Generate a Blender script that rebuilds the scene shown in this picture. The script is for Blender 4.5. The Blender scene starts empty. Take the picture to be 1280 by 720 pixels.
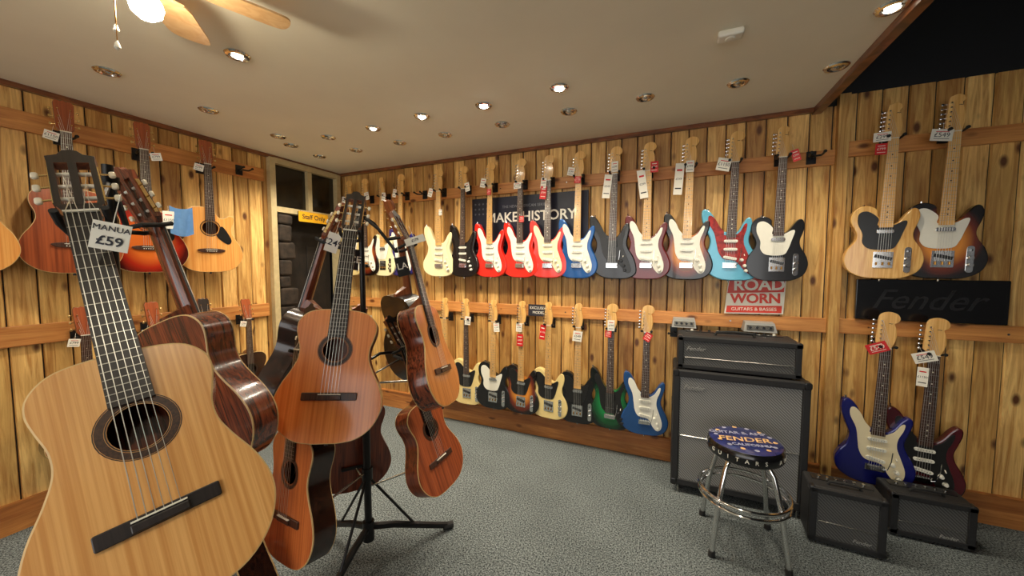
import bpy, math, random
from mathutils import Vector, Matrix
random.seed(7)
scn=bpy.context.scene
# ------------------------------------------------------------ materials
def newmat(name):
    m=bpy.data.materials.new(name); m.use_nodes=True
    return m, m.node_tree.nodes, m.node_tree.links, m.node_tree.nodes["Principled BSDF"]
def c4(c):
    return (c[0],c[1],c[2],1)
def srgb(r,g,b):
    f=lambda v:((v/255+0.055)/1.055)**2.4 if v/255>0.04045 else v/255/12.92
    return (f(r),f(g),f(b))
def mat(name,col,rough=0.5,metal=0.0,coat=0.0,vary=0.08,scale=30,emit=0,bump=0.0):
    m,N,L,P=newmat(name)
    tc=N.new("ShaderNodeTexCoord"); nz=N.new("ShaderNodeTexNoise"); nz.inputs["Scale"].default_value=scale; nz.inputs["Detail"].default_value=3
    L.new(tc.outputs["Object"],nz.inputs["Vector"])
    r=N.new("ShaderNodeValToRGB"); L.new(nz.outputs["Fac"],r.inputs["Fac"])
    r.color_ramp.elements[0].position=0.3; r.color_ramp.elements[1].position=0.7
    r.color_ramp.elements[0].color=c4([x*(1-vary) for x in col]); r.color_ramp.elements[1].color=c4([min(1,x*(1+vary)) for x in col])
    L.new(r.outputs["Color"],P.inputs["Base Color"])
    P.inputs["Roughness"].default_value=rough; P.inputs["Metallic"].default_value=metal; P.inputs["Coat Weight"].default_value=coat
    P.inputs["Coat Roughness"].default_value=0.08
    if emit:
        P.inputs["Emission Color"].default_value=c4(col); P.inputs["Emission Strength"].default_value=emit
    if bump:
        b=N.new("ShaderNodeBump"); b.inputs["Strength"].default_value=bump; b.inputs["Distance"].default_value=0.002
        L.new(nz.outputs["Fac"],b.inputs["Height"]); L.new(b.outputs["Normal"],P.inputs["Normal"])
    return m
def wood(name,c1,c2,sc=(120,8,2.5),rough=0.35,coat=0.5,dist=1.0):
    m,N,L,P=newmat(name)
    tc=N.new("ShaderNodeTexCoord"); mp=N.new("ShaderNodeMapping"); mp.inputs["Scale"].default_value=sc
    nz=N.new("ShaderNodeTexNoise"); nz.inputs["Scale"].default_value=1; nz.inputs["Detail"].default_value=4; nz.inputs["Distortion"].default_value=dist
    L.new(tc.outputs["Object"],mp.inputs["Vector"]); L.new(mp.outputs["Vector"],nz.inputs["Vector"])
    r=N.new("ShaderNodeValToRGB"); r.color_ramp.elements[0].position=0.35; r.color_ramp.elements[1].position=0.65
    r.color_ramp.elements[0].color=c4(c1); r.color_ramp.elements[1].color=c4(c2)
    L.new(nz.outputs["Fac"],r.inputs["Fac"]); L.new(r.outputs["Color"],P.inputs["Base Color"])
    P.inputs["Roughness"].default_value=rough; P.inputs["Coat Weight"].default_value=coat; P.inputs["Coat Roughness"].default_value=0.1
    return m
def sunburst(name,cin,cmid,cout,cz=0.2,rx=0.17,rz=0.23,p=(.45,.72,.95)):
    m,N,L,P=newmat(name)
    tc=N.new("ShaderNodeTexCoord"); mp=N.new("ShaderNodeMapping")
    mp.inputs["Location"].default_value=(0,0,-cz/rz); mp.inputs["Scale"].default_value=(1/rx,0,1/rz)
    ln=N.new("ShaderNodeVectorMath"); ln.operation='LENGTH'
    L.new(tc.outputs["Object"],mp.inputs["Vector"]); L.new(mp.outputs["Vector"],ln.inputs[0])
    r=N.new("ShaderNodeValToRGB"); e=r.color_ramp.elements
    e[0].position=p[0]; e[0].color=c4(cin); e[1].position=p[2]; e[1].color=c4(cout)
    x=e.new(p[1]); x.color=c4(cmid)
    L.new(ln.outputs["Value"],r.inputs["Fac"]); L.new(r.outputs["Color"],P.inputs["Base Color"])
    P.inputs["Roughness"].default_value=0.25; P.inputs["Coat Weight"].default_value=0.6
    return m
PW=.118
def planks(name,axis,width,cols,rough=0.5,horizontal=False,lo=.58,hi=1.16):
    """knotty-pine planks: colour picked per board, long grain and knots"""
    m,N,L,P=newmat(name)
    tc=N.new("ShaderNodeTexCoord"); sp=N.new("ShaderNodeSeparateXYZ"); L.new(tc.outputs["Object"],sp.inputs[0])
    ax={'X':0,'Y':1,'Z':2}[axis]
    dv=N.new("ShaderNodeMath"); dv.operation='DIVIDE'; dv.inputs[1].default_value=width; L.new(sp.outputs[ax],dv.inputs[0])
    fl=N.new("ShaderNodeMath"); fl.operation='FLOOR'; L.new(dv.outputs[0],fl.inputs[0])
    wn=N.new("ShaderNodeTexWhiteNoise"); wn.noise_dimensions='1D'; L.new(fl.outputs[0],wn.inputs["W"])
    cb=N.new("ShaderNodeCombineXYZ")
    ml=N.new("ShaderNodeMath"); ml.operation='MULTIPLY'; ml.inputs[1].default_value=17.0; L.new(wn.outputs["Value"],ml.inputs[0])
    L.new(ml.outputs[0],cb.inputs[2 if not horizontal else 0])
    ad=N.new("ShaderNodeVectorMath"); ad.operation='ADD'; L.new(tc.outputs["Object"],ad.inputs[0]); L.new(cb.outputs[0],ad.inputs[1])
    mp=N.new("ShaderNodeMapping"); mp.inputs["Scale"].default_value=(30,30,1.8) if not horizontal else (1.8,1.8,30)
    L.new(ad.outputs[0],mp.inputs["Vector"])
    nz=N.new("ShaderNodeTexNoise"); nz.inputs["Scale"].default_value=1; nz.inputs["Detail"].default_value=6; nz.inputs["Roughness"].default_value=.65; nz.inputs["Distortion"].default_value=1.4
    L.new(mp.outputs["Vector"],nz.inputs["Vector"])
    r=N.new("ShaderNodeValToRGB"); r.color_ramp.elements[0].position=0.34; r.color_ramp.elements[1].position=0.66
    r.color_ramp.elements[0].color=c4(cols[0]); r.color_ramp.elements[1].color=c4(cols[1]); L.new(nz.outputs["Fac"],r.inputs["Fac"])
    br=N.new("ShaderNodeValToRGB"); e=br.color_ramp.elements; e[0].position=0; e[0].color=(lo*1.05,lo*.9,lo*.78,1); e[1].position=1; e[1].color=(hi,hi*1.03,hi*1.12,1)
    x=e.new(.5); x.color=((lo+hi)/2*1.03,(lo+hi)/2*.99,(lo+hi)/2*.93,1)
    L.new(wn.outputs["Value"],br.inputs["Fac"])
    mx=N.new("ShaderNodeMix"); mx.data_type='RGBA'; mx.blend_type='MULTIPLY'; mx.inputs["Factor"].default_value=1
    L.new(r.outputs["Color"],mx.inputs[6]); L.new(br.outputs["Color"],mx.inputs[7])
    n2=N.new("ShaderNodeTexNoise"); n2.inputs["Scale"].default_value=2.2; n2.inputs["Detail"].default_value=3; L.new(ad.outputs[0],n2.inputs["Vector"])
    r2=N.new("ShaderNodeValToRGB"); r2.color_ramp.elements[0].position=.3; r2.color_ramp.elements[0].color=(.74,.73,.70,1); r2.color_ramp.elements[1].position=.62; r2.color_ramp.elements[1].color=(1.06,1.06,1.04,1); L.new(n2.outputs["Fac"],r2.inputs["Fac"])
    m3=N.new("ShaderNodeMix"); m3.data_type='RGBA'; m3.blend_type='MULTIPLY'; m3.inputs["Factor"].default_value=1; L.new(mx.outputs[2],m3.inputs[6]); L.new(r2.outputs["Color"],m3.inputs[7])
    m2=N.new("ShaderNodeMapping"); m2.inputs["Scale"].default_value=(9,9,4.5) if not horizontal else (4.5,4.5,9)
    L.new(ad.outputs[0],m2.inputs["Vector"])
    vo=N.new("ShaderNodeTexVoronoi"); vo.inputs["Scale"].default_value=1; L.new(m2.outputs["Vector"],vo.inputs["Vector"])
    kr=N.new("ShaderNodeValToRGB"); kr.color_ramp.elements[0].position=0.09; kr.color_ramp.elements[0].color=(1,1,1,1); kr.color_ramp.elements[1].position=0.2; kr.color_ramp.elements[1].color=(0,0,0,1)
    L.new(vo.outputs["Distance"],kr.inputs["Fac"])
    mk=N.new("ShaderNodeMix"); mk.data_type='RGBA'; L.new(kr.outputs["Color"],mk.inputs["Factor"]); L.new(m3.outputs[2],mk.inputs[6]); mk.inputs[7].default_value=c4(cols[2])
    L.new(mk.outputs[2],P.inputs["Base Color"]); P.inputs["Roughness"].default_value=rough
    P.inputs["Coat Weight"].default_value=0.25; P.inputs["Coat Roughness"].default_value=0.3
    b=N.new("ShaderNodeBump"); b.inputs["Strength"].default_value=0.25; b.inputs["Distance"].default_value=0.003
    L.new(nz.outputs["Fac"],b.inputs["Height"]); L.new(b.outputs["Normal"],P.inputs["Normal"])
    return m

PINE=[srgb(184,128,62),srgb(248,206,126),srgb(96,54,24)]
M={}
M['pine_x']=planks("pine_planks_x",'X',PW,PINE)
M['pine_y']=planks("pine_planks_y",'Y',PW,PINE)
M['rail']=planks("pine_rail",'Z',5.0,[srgb(192,120,60),srgb(230,166,94),srgb(110,60,24)],horizontal=True,lo=.8,hi=1)
M['basewood']=planks("skirting_wood",'Z',0.09,[srgb(160,98,46),srgb(204,140,74),srgb(100,54,22)],horizontal=True,lo=.7,hi=1)
M['trim']=wood("trim_stained",srgb(92,48,24),srgb(138,80,42),sc=(8,8,60))
M['black']=mat("black_paint",(0.006,0.006,0.007),0.6)
M['ceil']=mat("ceiling_plaster",srgb(240,234,212),0.75,vary=0.03,scale=2.5)
M['cream']=mat("cream_frame",srgb(196,178,134),0.5)
M['chrome']=mat("chrome",(0.75,0.75,0.74),0.12,1.0,vary=0.02)
M['nickel']=mat("nickel",(0.55,0.54,0.5),0.25,1.0,vary=0.02)
M['fret']=mat("fret_wire",(0.32,0.31,0.28),0.35,1.0,vary=0.02)
M['gold']=mat("gold_hw",(0.75,0.55,0.25),0.25,1.0,vary=0.02)
M['bmetal']=mat("black_metal",(0.012,0.012,0.013),0.35,0.3,vary=0.1)
M['rubber']=mat("rubber",(0.01,0.01,0.01),0.8)
M['white']=mat("white_plastic",srgb(232,228,212),0.35,vary=0.02)
M['card']=mat("card_white",srgb(240,236,222),0.6,vary=0.02)
M['red']=mat("card_red",srgb(206,32,34),0.5)
M['ink']=mat("ink",(0.02,0.02,0.03),0.6)
M['blk']=mat("black_plastic",(0.012,0.012,0.013),0.3)
M['logo']=mat("logo_dim",srgb(150,150,146),0.4,vary=.05)
M['logod']=mat("logo_dark",srgb(40,40,42),0.4,vary=.05)
M['bluecloth']=mat("blue_cloth",srgb(96,140,190),0.9,bump=.5)
M['darkdoor']=mat("dark_door_paint",srgb(26,19,14),0.7,vary=.5,scale=12,bump=.6)
M['stone']=mat("rough_stone",srgb(44,34,25),0.85,vary=.6,scale=18,bump=1.0)
M['ebony']=wood("ebony",srgb(22,16,14),srgb(40,30,26),rough=0.4,coat=0.2)
M['rosew']=wood("rosewood_board",srgb(46,26,18),srgb(78,46,30),rough=0.45,coat=0.2)
M['maple']=wood("maple_neck",srgb(214,160,84),srgb(238,192,118),sc=(60,20,3),rough=0.3,coat=0.5)
M['mahog']=wood("mahogany",srgb(84,34,18),srgb(140,66,34),sc=(70,70,4),rough=0.3,coat=0.6)
M['rosebody']=wood("rosewood_body",srgb(50,22,12),srgb(142,68,38),sc=(60,60,3),rough=0.25,coat=0.7,dist=2.0)
M['darkbody']=wood("dark_rosewood",srgb(20,10,8),srgb(58,28,16),sc=(60,60,3),rough=0.25,coat=0.5,dist=2.0)
M['blackbody']=mat("black_gloss",(0.006,0.006,0.007),0.22,coat=.4)
M['spruce']=wood("spruce_top",srgb(204,144,78),srgb(228,174,106),sc=(160,8,2),rough=0.3,coat=0.6,dist=.3)
M['cedar']=wood("cedar_top",srgb(214,120,54),srgb(236,148,76),sc=(160,8,2),rough=0.3,coat=0.6,dist=.3)
M['cedard']=wood("cedar_dark_top",srgb(176,90,42),srgb(208,118,60),sc=(160,8,2),rough=0.3,coat=0.6,dist=.3)
M['mahtop']=wood("mahogany_top",srgb(126,58,30),srgb(170,86,46),sc=(120,8,2),rough=0.3,coat=0.6,dist=.3)
M['natural']=wood("natural_top",srgb(222,146,70),srgb(240,176,98),sc=(140,8,2),rough=0.3,coat=0.6,dist=.3)
M['amber']=wood("amber_top",srgb(180,104,48),srgb(208,134,70),sc=(140,8,2),rough=0.3,coat=0.6,dist=.3)
M['ash']=wood("butterscotch",srgb(206,148,70),srgb(236,190,110),sc=(50,10,3),rough=0.25,coat=0.8,dist=2)
M['bind']=mat("binding_cream",srgb(206,172,116),0.4)
M['neckw']=wood("neck_mahogany",srgb(112,58,32),srgb(150,86,48),sc=(60,60,3))
M['rosette']=mat("rosette",srgb(60,36,20),0.4,vary=0.6,scale=220)
M['pearl']=mat("pearl_button",srgb(230,222,200),0.25)
M['string']=mat("string",(0.7,0.68,0.62),0.3,0.8,vary=0.02)
M['sb3']=sunburst("sunburst_three",srgb(220,140,48),srgb(110,40,18),srgb(14,8,7),p=(.38,.64,.84))
M['sbred']=sunburst("sunburst_red",srgb(220,110,40),srgb(170,40,20),srgb(70,14,10),cz=.22,rx=.2,rz=.26)
M['green']=sunburst("green_burst",srgb(20,140,70),srgb(8,80,40),srgb(6,14,12),p=(.35,.65,.9))
def paint(n,c,met=0.0): M[n]=mat("paint_"+n,srgb(*c),0.25,met,.7,vary=0.03)
paint('pwhite',(236,226,178)); paint('pcream',(232,208,140)); paint('pred',(218,40,28)); paint('pblue',(20,84,150),.3)
paint('pdkred',(96,14,20)); paint('plblue',(96,176,204),.2); paint('pnavy',(24,28,110),.2); paint('pmblue',(36,82,140),.3); paint('ppurple',(76,16,26)); paint('pfiesta',(206,50,40))
M['guardw']=mat("guard_white",srgb(234,232,218),0.3,vary=.02); M['guardred']=mat("guard_tort",srgb(150,34,24),0.25,vary=.5,scale=60)
M['guardk']=mat("guard_black",(0.012,0.012,0.012),0.3)
M['guardp']=mat("guard_parchment",srgb(236,222,184),0.3,vary=.02)
M['tolex']=mat("tolex",(0.012,0.012,0.013),0.6,vary=0.4,scale=400,bump=0.6)
def grille(name,c1,c2):
    m,N,L,P=newmat(name)
    tc=N.new("ShaderNodeTexCoord"); mp=N.new("ShaderNodeMapping"); mp.inputs["Rotation"].default_value=(0,math.radians(45),0); mp.inputs["Scale"].default_value=(1,0,1)
    L.new(tc.outputs["Object"],mp.inputs["Vector"])
    w=N.new("ShaderNodeTexWave"); w.inputs["Scale"].default_value=26; w.inputs["Distortion"].default_value=0.2; L.new(mp.outputs["Vector"],w.inputs["Vector"])
    r=N.new("ShaderNodeValToRGB"); r.color_ramp.elements[0].color=c4(c1); r.color_ramp.elements[1].color=c4(c2); L.new(w.outputs["Fac"],r.inputs["Fac"])
    L.new(r.outputs["Color"],P.inputs["Base Color"]); P.inputs["Roughness"].default_value=0.6
    return m
M['grille']=grille("grille_cloth",srgb(84,84,84),srgb(148,149,147))
M['grilled']=grille("grille_dark",srgb(50,50,50),srgb(96,96,94))
M['glass']=mat("dark_glass",srgb(30,28,20),0.2,coat=.3,vary=.3,scale=3)
M['yellow']=mat("sign_yellow",srgb(232,170,30),0.5)
M['navy']=mat("poster_navy",srgb(22,26,44),0.35,vary=.4,scale=6)
M['postred']=mat("poster_red",srgb(110,28,34),0.4)
M['postgrey']=mat("poster_grey",srgb(120,122,130),0.4)
M['signred']=mat("sign_red",srgb(214,62,44),0.4)
M['fanwood']=wood("fan_blade",srgb(222,172,116),srgb(238,196,142),sc=(20,20,6))
M['brass']=mat("brass",srgb(190,140,70),0.3,1.0)
M['globe']=mat("fan_globe",(1.0,0.89,0.68),0.4,emit=140,vary=0)
M['bulb']=mat("bulb_on",(1.0,0.90,0.7),0.4,emit=9,vary=0)
M['bulbhot']=mat("bulb_hot",(1.0,0.94,0.8),0.4,emit=110,vary=0)
# carpet
m,N,L,P=newmat("carpet"); M['carpet']=m
tc=N.new("ShaderNodeTexCoord"); n1=N.new("ShaderNodeTexNoise"); n1.inputs["Scale"].default_value=130; n1.inputs["Detail"].default_value=3; n1.inputs["Roughness"].default_value=.75
n2=N.new("ShaderNodeTexNoise"); n2.inputs["Scale"].default_value=2.5
L.new(tc.outputs["Object"],n1.inputs["Vector"]); L.new(tc.outputs["Object"],n2.inputs["Vector"])
r=N.new("ShaderNodeValToRGB"); r.color_ramp.elements[0].position=.40; r.color_ramp.elements[1].position=.62
r.color_ramp.elements[0].color=c4(srgb(34,40,44)); r.color_ramp.elements[1].color=c4(srgb(150,158,158)); L.new(n1.outputs["Fac"],r.inputs["Fac"])
mx=N.new("ShaderNodeMix"); mx.data_type='RGBA'; mx.blend_type='MULTIPLY'; mx.inputs["Factor"].default_value=.45; L.new(r.outputs["Color"],mx.inputs[6]); L.new(n2.outputs["Fac"],mx.inputs[7])
L.new(mx.outputs[2],P.inputs["Base Color"]); P.inputs["Roughness"].default_value=1.0; P.inputs["Specular IOR Level"].default_value=.1
b=N.new("ShaderNodeBump"); b.inputs["Strength"].default_value=.3; b.inputs["Distance"].default_value=.003; L.new(n1.outputs["Fac"],b.inputs["Height"]); L.new(b.outputs["Normal"],P.inputs["Normal"])
M['seatnavy']=mat("seat_navy",srgb(34,40,92),.25,coat=.6,vary=.3,scale=14)
M['seatgold']=mat("seat_gold",srgb(214,170,110),.3,coat=.4,vary=.3,scale=60)
M['seatgrey']=mat("seat_grey",srgb(150,150,170),.3,coat=.4,vary=.3,scale=60)

# ------------------------------------------------------------ mesh builder
def circ(n,r,cx=0,cz=0,a0=0): return [(cx+r*math.cos(a0+2*math.pi*i/n),cz+r*math.sin(a0+2*math.pi*i/n)) for i in range(n)]
def catmull(pts,closed=True,k=5):
    out=[]; n=len(pts)
    rng=range(n) if closed else range(n-1)
    for i in rng:
        g=lambda j:(pts[j%n] if closed else pts[max(0,min(n-1,j))])
        p0,p1,p2,p3=g(i-1),g(i),g(i+1),g(i+2)
        for j in range(k):
            t=j/k
            out.append(tuple(0.5*((2*p1[a])+(-p0[a]+p2[a])*t+(2*p0[a]-5*p1[a]+4*p2[a]-p3[a])*t*t+(-p0[a]+3*p1[a]-3*p2[a]+p3[a])*t**3) for a in range(len(p1))))
    if not closed: out.append(tuple(pts[-1]))
    return out
def area(p): return sum(p[i][0]*p[(i+1)%len(p)][1]-p[(i+1)%len(p)][0]*p[i][1] for i in range(len(p)))/2
def inset(p,d):
    n=len(p); out=[]
    for i in range(n):
        a=Vector(p[i-1]); b=Vector(p[i]); c=Vector(p[(i+1)%n])
        e=(b-a); f=(c-b)
        if e.length<1e-9: e=f
        if f.length<1e-9: f=e
        t=(e.normalized()+f.normalized())
        if t.length<1e-6: t=e
        t.normalize(); nn=Vector((-t[1],t[0]))
        out.append((b[0]+nn[0]*d,b[1]+nn[1]*d))
    return out
def rrect(w,h,r,k=4):
    pts=[]
    for cx,cz,a in ((w/2-r,-h/2+r,-90),(w/2-r,h/2-r,0),(-w/2+r,h/2-r,90),(-w/2+r,-h/2+r,180)):
        for i in range(k+1):
            t=math.radians(a+90*i/k); pts.append((cx+r*math.cos(t),cz+r*math.sin(t)))
    return pts
class B:
    def __init__(s): s.v=[];s.f=[];s.m=[];s.mats=[];s.M=Matrix.Identity(4)
    def mi(s,mt):
        if isinstance(mt,str): mt=M[mt]
        if mt not in s.mats: s.mats.append(mt)
        return s.mats.index(mt)
    def add(s,vs,fs,mt):
        o=len(s.v); s.v+= [tuple(s.M@Vector(v)) for v in vs]
        i=s.mi(mt)
        for f in fs: s.f.append(tuple(o+a for a in f)); s.m.append(i)
    def box(s,c,z,mt,rot=None):
        x,y,w=[a/2 for a in z]; c=Vector(c)
        vs=[Vector((i*x,j*y,k*w)) for i in(-1,1) for j in(-1,1) for k in(-1,1)]
        if rot is not None: vs=[rot@v for v in vs]
        s.add([c+v for v in vs],[(0,1,3,2),(4,6,7,5),(0,4,5,1),(2,3,7,6),(0,2,6,4),(1,5,7,3)],mt)
    def prism(s,o,y0,y1,front,side=None,bev=0.0,back=None,edge=None,cap=True):
        """extrude (x,z) outline along y; y0 is front"""
        side=side or front; back=back or side; edge=edge or side
        if area(o)<0: o=o[::-1]
        n=len(o); d=1 if y1>y0 else -1
        rings=[]
        if bev>0:
            rings=[(inset(o,bev),y0),(inset(o,bev*.3),y0+d*bev*.3),(o,y0+d*bev),(o,y1-d*bev),(inset(o,bev*.3),y1-d*bev*.3),(inset(o,bev),y1)]
            ms=[edge,edge,side,side,side]
        else: rings=[(o,y0),(o,y1)]; ms=[side]
        for k in range(len(rings)-1):
            a,ya=rings[k]; b,yb=rings[k+1]
            vs=[(p[0],ya,p[1]) for p in a]+[(p[0],yb,p[1]) for p in b]
            s.add(vs,[(i,(i+1)%n,n+(i+1)%n,n+i)[::-1] if d>0 else (i,(i+1)%n,n+(i+1)%n,n+i) for i in range(n)],ms[k])
        if cap:
            a,ya=rings[0]; s.add([(p[0],ya,p[1]) for p in a],[tuple(range(n)) if d>0 else tuple(range(n))[::-1]],front)
            a,ya=rings[-1]; s.add([(p[0],ya,p[1]) for p in a],[tuple(range(n))[::-1] if d>0 else tuple(range(n))],back)
    def rbox(s,c,z,mt,r=.01,bev=.004,front=None):
        old=s.M; s.M=old@Matrix.Translation(Vector(c))
        s.prism(rrect(z[0],z[2],r),-z[1]/2,z[1]/2,front or mt,mt,bev,back=mt)
        s.M=old
    def cyl(s,a,b,r0,r1,mt,n=12,caps=True):
        a=Vector(a);b=Vector(b);z=(b-a).normalized(); x=z.orthogonal().normalized(); y=z.cross(x)
        vs=[a+x*r0*math.cos(2*math.pi*i/n)+y*r0*math.sin(2*math.pi*i/n) for i in range(n)]+[b+x*r1*math.cos(2*math.pi*i/n)+y*r1*math.sin(2*math.pi*i/n) for i in range(n)]
        fs=[(i,(i+1)%n,n+(i+1)%n,n+i) for i in range(n)]
        if caps: fs+=[tuple(range(n))[::-1],tuple(range(n,2*n))]
        s.add(vs,fs,mt)
    def tube(s,path,r,mt,n=8,closed=False):
        P=[Vector(p) for p in path]; k=len(P); rings=[]
        x=None
        for i in range(k):
            if closed: t=(P[(i+1)%k]-P[i-1]).normalized()
            else: t=(P[min(k-1,i+1)]-P[max(0,i-1)]).normalized()
            if x is None: x=t.orthogonal().normalized()
            x=(x-t*x.dot(t)).normalized(); y=t.cross(x)
            rr=r[i] if isinstance(r,(list,tuple)) else r
            rings.append([P[i]+x*rr*math.cos(2*math.pi*j/n)+y*rr*math.sin(2*math.pi*j/n) for j in range(n)])
        vs=[v for q in rings for v in q]; fs=[]
        for i in range(k if closed else k-1):
            a=i*n; b=((i+1)%k)*n
            fs+=[(a+j,a+(j+1)%n,b+(j+1)%n,b+j) for j in range(n)]
        if not closed: fs+=[tuple(range(n))[::-1],tuple(range((k-1)*n,k*n))]
        s.add(vs,fs,mt)
    def lathe(s,prof,c,mt,n=24,axis='Z'):
        c=Vector(c); vs=[];k=len(prof)
        for r,h in prof:
            for i in range(n):
                a=2*math.pi*i/n
                if axis=='Z': vs.append(c+Vector((r*math.cos(a),r*math.sin(a),h)))
                else: vs.append(c+Vector((r*math.cos(a),h,r*math.sin(a))))
        fs=[(i*n+j,i*n+(j+1)%n,(i+1)*n+(j+1)%n,(i+1)*n+j) for i in range(k-1) for j in range(n)]
        s.add(vs,fs,mt)
    def text(s,t,c,size,mt,rot=None,shear=0,ext=.001,align='CENTER',bold=0):
        cu=bpy.data.curves.new("t",'FONT'); cu.body=t; cu.size=size; cu.align_x=align; cu.align_y='CENTER'; cu.extrude=ext; cu.shear=shear; cu.offset=bold; cu.resolution_u=3
        o=bpy.data.objects.new("t",cu); scn.collection.objects.link(o); bpy.context.view_layer.update()
        dg=bpy.context.evaluated_depsgraph_get(); me=bpy.data.meshes.new_from_object(o.evaluated_get(dg))
        old=s.M; s.M=old@Matrix.Translation(Vector(c))@(rot.to_4x4() if rot else Matrix.Identity(4))
        s.add([(v.co.x,-v.co.z,v.co.y) for v in me.vertices],[tuple(p.vertices) for p in me.polygons],mt)
        s.M=old
        bpy.data.objects.remove(o); bpy.data.meshes.remove(me)
    def finish(s,name,mw=None,sharp=35):
        me=bpy.data.meshes.new(name); me.from_pydata(s.v,[],s.f); 
        for m_ in s.mats: me.materials.append(m_)
        me.polygons.foreach_set("material_index",s.m); me.polygons.foreach_set("use_smooth",[True]*len(s.f))
        me.update(); me.set_sharp_from_angle(angle=math.radians(sharp))
        o=bpy.data.objects.new(name,me); scn.collection.objects.link(o)
        if mw is not None: o.matrix_world=mw
        return o
def place(bottom,up,facing,sc=1.0):
    z=Vector(up).normalized(); n=Vector(facing); n=(n-z*n.dot(z)).normalized(); y=-n; x=y.cross(z)
    m=Matrix.Identity(4)
    for i in range(3): m[i][0]=x[i]*sc; m[i][1]=y[i]*sc; m[i][2]=z[i]*sc; m[i][3]=bottom[i]
    return m
def link_copy(o,mw,name=None):
    c=bpy.data.objects.new(name or o.name.split('.')[0],o.data); scn.collection.objects.link(c); c.matrix_world=mw; return c

# ------------------------------------------------------------ guitar parts
STRAT=[(.01,0),(.09,.008),(.145,.045),(.162,.105),(.146,.165),(.117,.220),(.109,.262),(.122,.315),(.133,.358),(.132,.392),(.114,.402),(.090,.378),(.066,.336),(.046,.312),(.030,.306),
 (-.029,.316),(-.044,.328),(-.062,.362),(-.082,.412),(-.108,.450),(-.136,.462),(-.153,.440),(-.152,.380),(-.130,.315),(-.113,.262),(-.124,.205),(-.154,.155),(-.167,.100),(-.146,.042),(-.08,.005)]
TELE=[(0,0),(.08,.005),(.14,.04),(.162,.10),(.150,.16),(.120,.215),(.114,.255),(.128,.305),(.134,.345),(.124,.378),(.104,.384),(.080,.356),(.056,.318),(.030,.306),
 (-.030,.345),(-.038,.385),(-.075,.407),(-.116,.398),(-.143,.36),(-.142,.31),(-.118,.255),(-.120,.212),(-.152,.16),(-.164,.10),(-.142,.04),(-.08,.005)]
SG=[(-.030,.316),(-.052,.345),(-.074,.392),(-.098,.418),(-.116,.412),(-.116,.370),(-.088,.305),(-.078,.24),(-.068,.18),(-.040,.138),(.025,.125),(.055,.075),(.085,.045),(.112,.06),(.118,.11),(.098,.175),(.080,.23),(.082,.28),(.098,.325),(.104,.362),(.090,.360),(.066,.318),(.044,.298),(.028,.292),(-.028,.292)]
TG=[(-.03,.335),(-.075,.375),(-.112,.365),(-.115,.31),(-.092,.25),(-.09,.20),(-.055,.165),(.03,.165),(.055,.20),(.07,.25),(.085,.31),(.07,.318),(.03,.295),(-.03,.295)]
def offset_shape(p): return [(x+ (z-.2)*-.10*(1 if z>.2 else 1.0)+ (0.012 if z<.1 else 0), z*1.02) for x,z in p]
def neck(b,z0,z1,w0,w1,yf,th,mneck,mboard,bt=.005,zb=None):
    zb=z0 if zb is None else zb
    def sec(z,w,t):
        return [(-w/2,yf+bt,z),(-w*.44,yf+bt+(t)*.55,z),(-w*.25,yf+bt+t*.92,z),(0,yf+bt+t,z),(w*.25,yf+bt+t*.92,z),(w*.44,yf+bt+t*.55,z),(w/2,yf+bt,z)]
    a=sec(z0,w0,th); c=sec(z1,w1,th*.85)
    b.add(a+c,[(i,i+1,8+i,7+i) for i in range(6)]+[tuple(range(7)),tuple(range(7,14))[::-1],(6,0,7,13)],mneck)
    wb=w0+(w0-w1)*(z0-zb)/(z1-z0)
    vs=[(-wb/2,yf,zb),(wb/2,yf,zb),(wb/2,yf+bt,zb),(-wb/2,yf+bt,zb),(-w1/2,yf,z1),(w1/2,yf,z1),(w1/2,yf+bt,z1),(-w1/2,yf+bt,z1)]
    b.add(vs,[(0,1,2,3),(4,7,6,5),(0,4,5,1),(1,5,6,2),(2,6,7,3),(3,7,4,0)],mboard)
def frets(b,nut,scale,zmin,w0,z0,w1,yf,n=22,mt='fret'):
    for i in range(1,n+1):
        z=nut-scale*(1-2**(-i/12))
        if z<zmin: break
        w=w1+(w0-w1)*(nut-z)/(nut-z0)
        b.box((0,yf-.0005,z),(w*.97,.0012,.0015),mt)
def strings(b,zb,zn,sb,sn,yb,yn,ends,rs=.0006):
    for i in range(6):
        xb=sb*(-.5+i/5); xn=sn*(-.5+i/5); r=rs*(1.5-.12*i)
        b.cyl((xb,yb,zb),(xn,yn,zn),r,r,'string',n=4,caps=False)
        e=ends[i]; b.cyl((xn,yn,zn),e,r,r,'string',n=4,caps=False)
def tag(b,x,z,y,ang=0.0,w=.045,h=.07,mt='card',txt=True,tie=True):
    old=b.M; b.M=old@Matrix.Translation((x,y,z))@Matrix.Rotation(ang,4,'Y')@Matrix.Rotation(random.uniform(-.25,.25),4,'Z')
    b.box((0,0,-h/2),(w,.0015,h),mt)
    if txt:
        ink='ink' if mt!='red' else 'card'
        b.text(random.choice(["£399","£549","£299","£799","£1150","£429"]),(0,-.001,-h*.5),w*.36,ink,ext=.0003)
        b.box((0,-.001,-h*.22),(w*.6,.0006,h*.06),'red' if mt!='red' else 'card')
        b.box((0,-.001,-h*.8),(w*.7,.0006,h*.04),ink)
    if tie: b.cyl((0,0,0),(0,.006,.035),.0007,.0007,'card',n=4,caps=False)
    b.M=old

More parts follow.
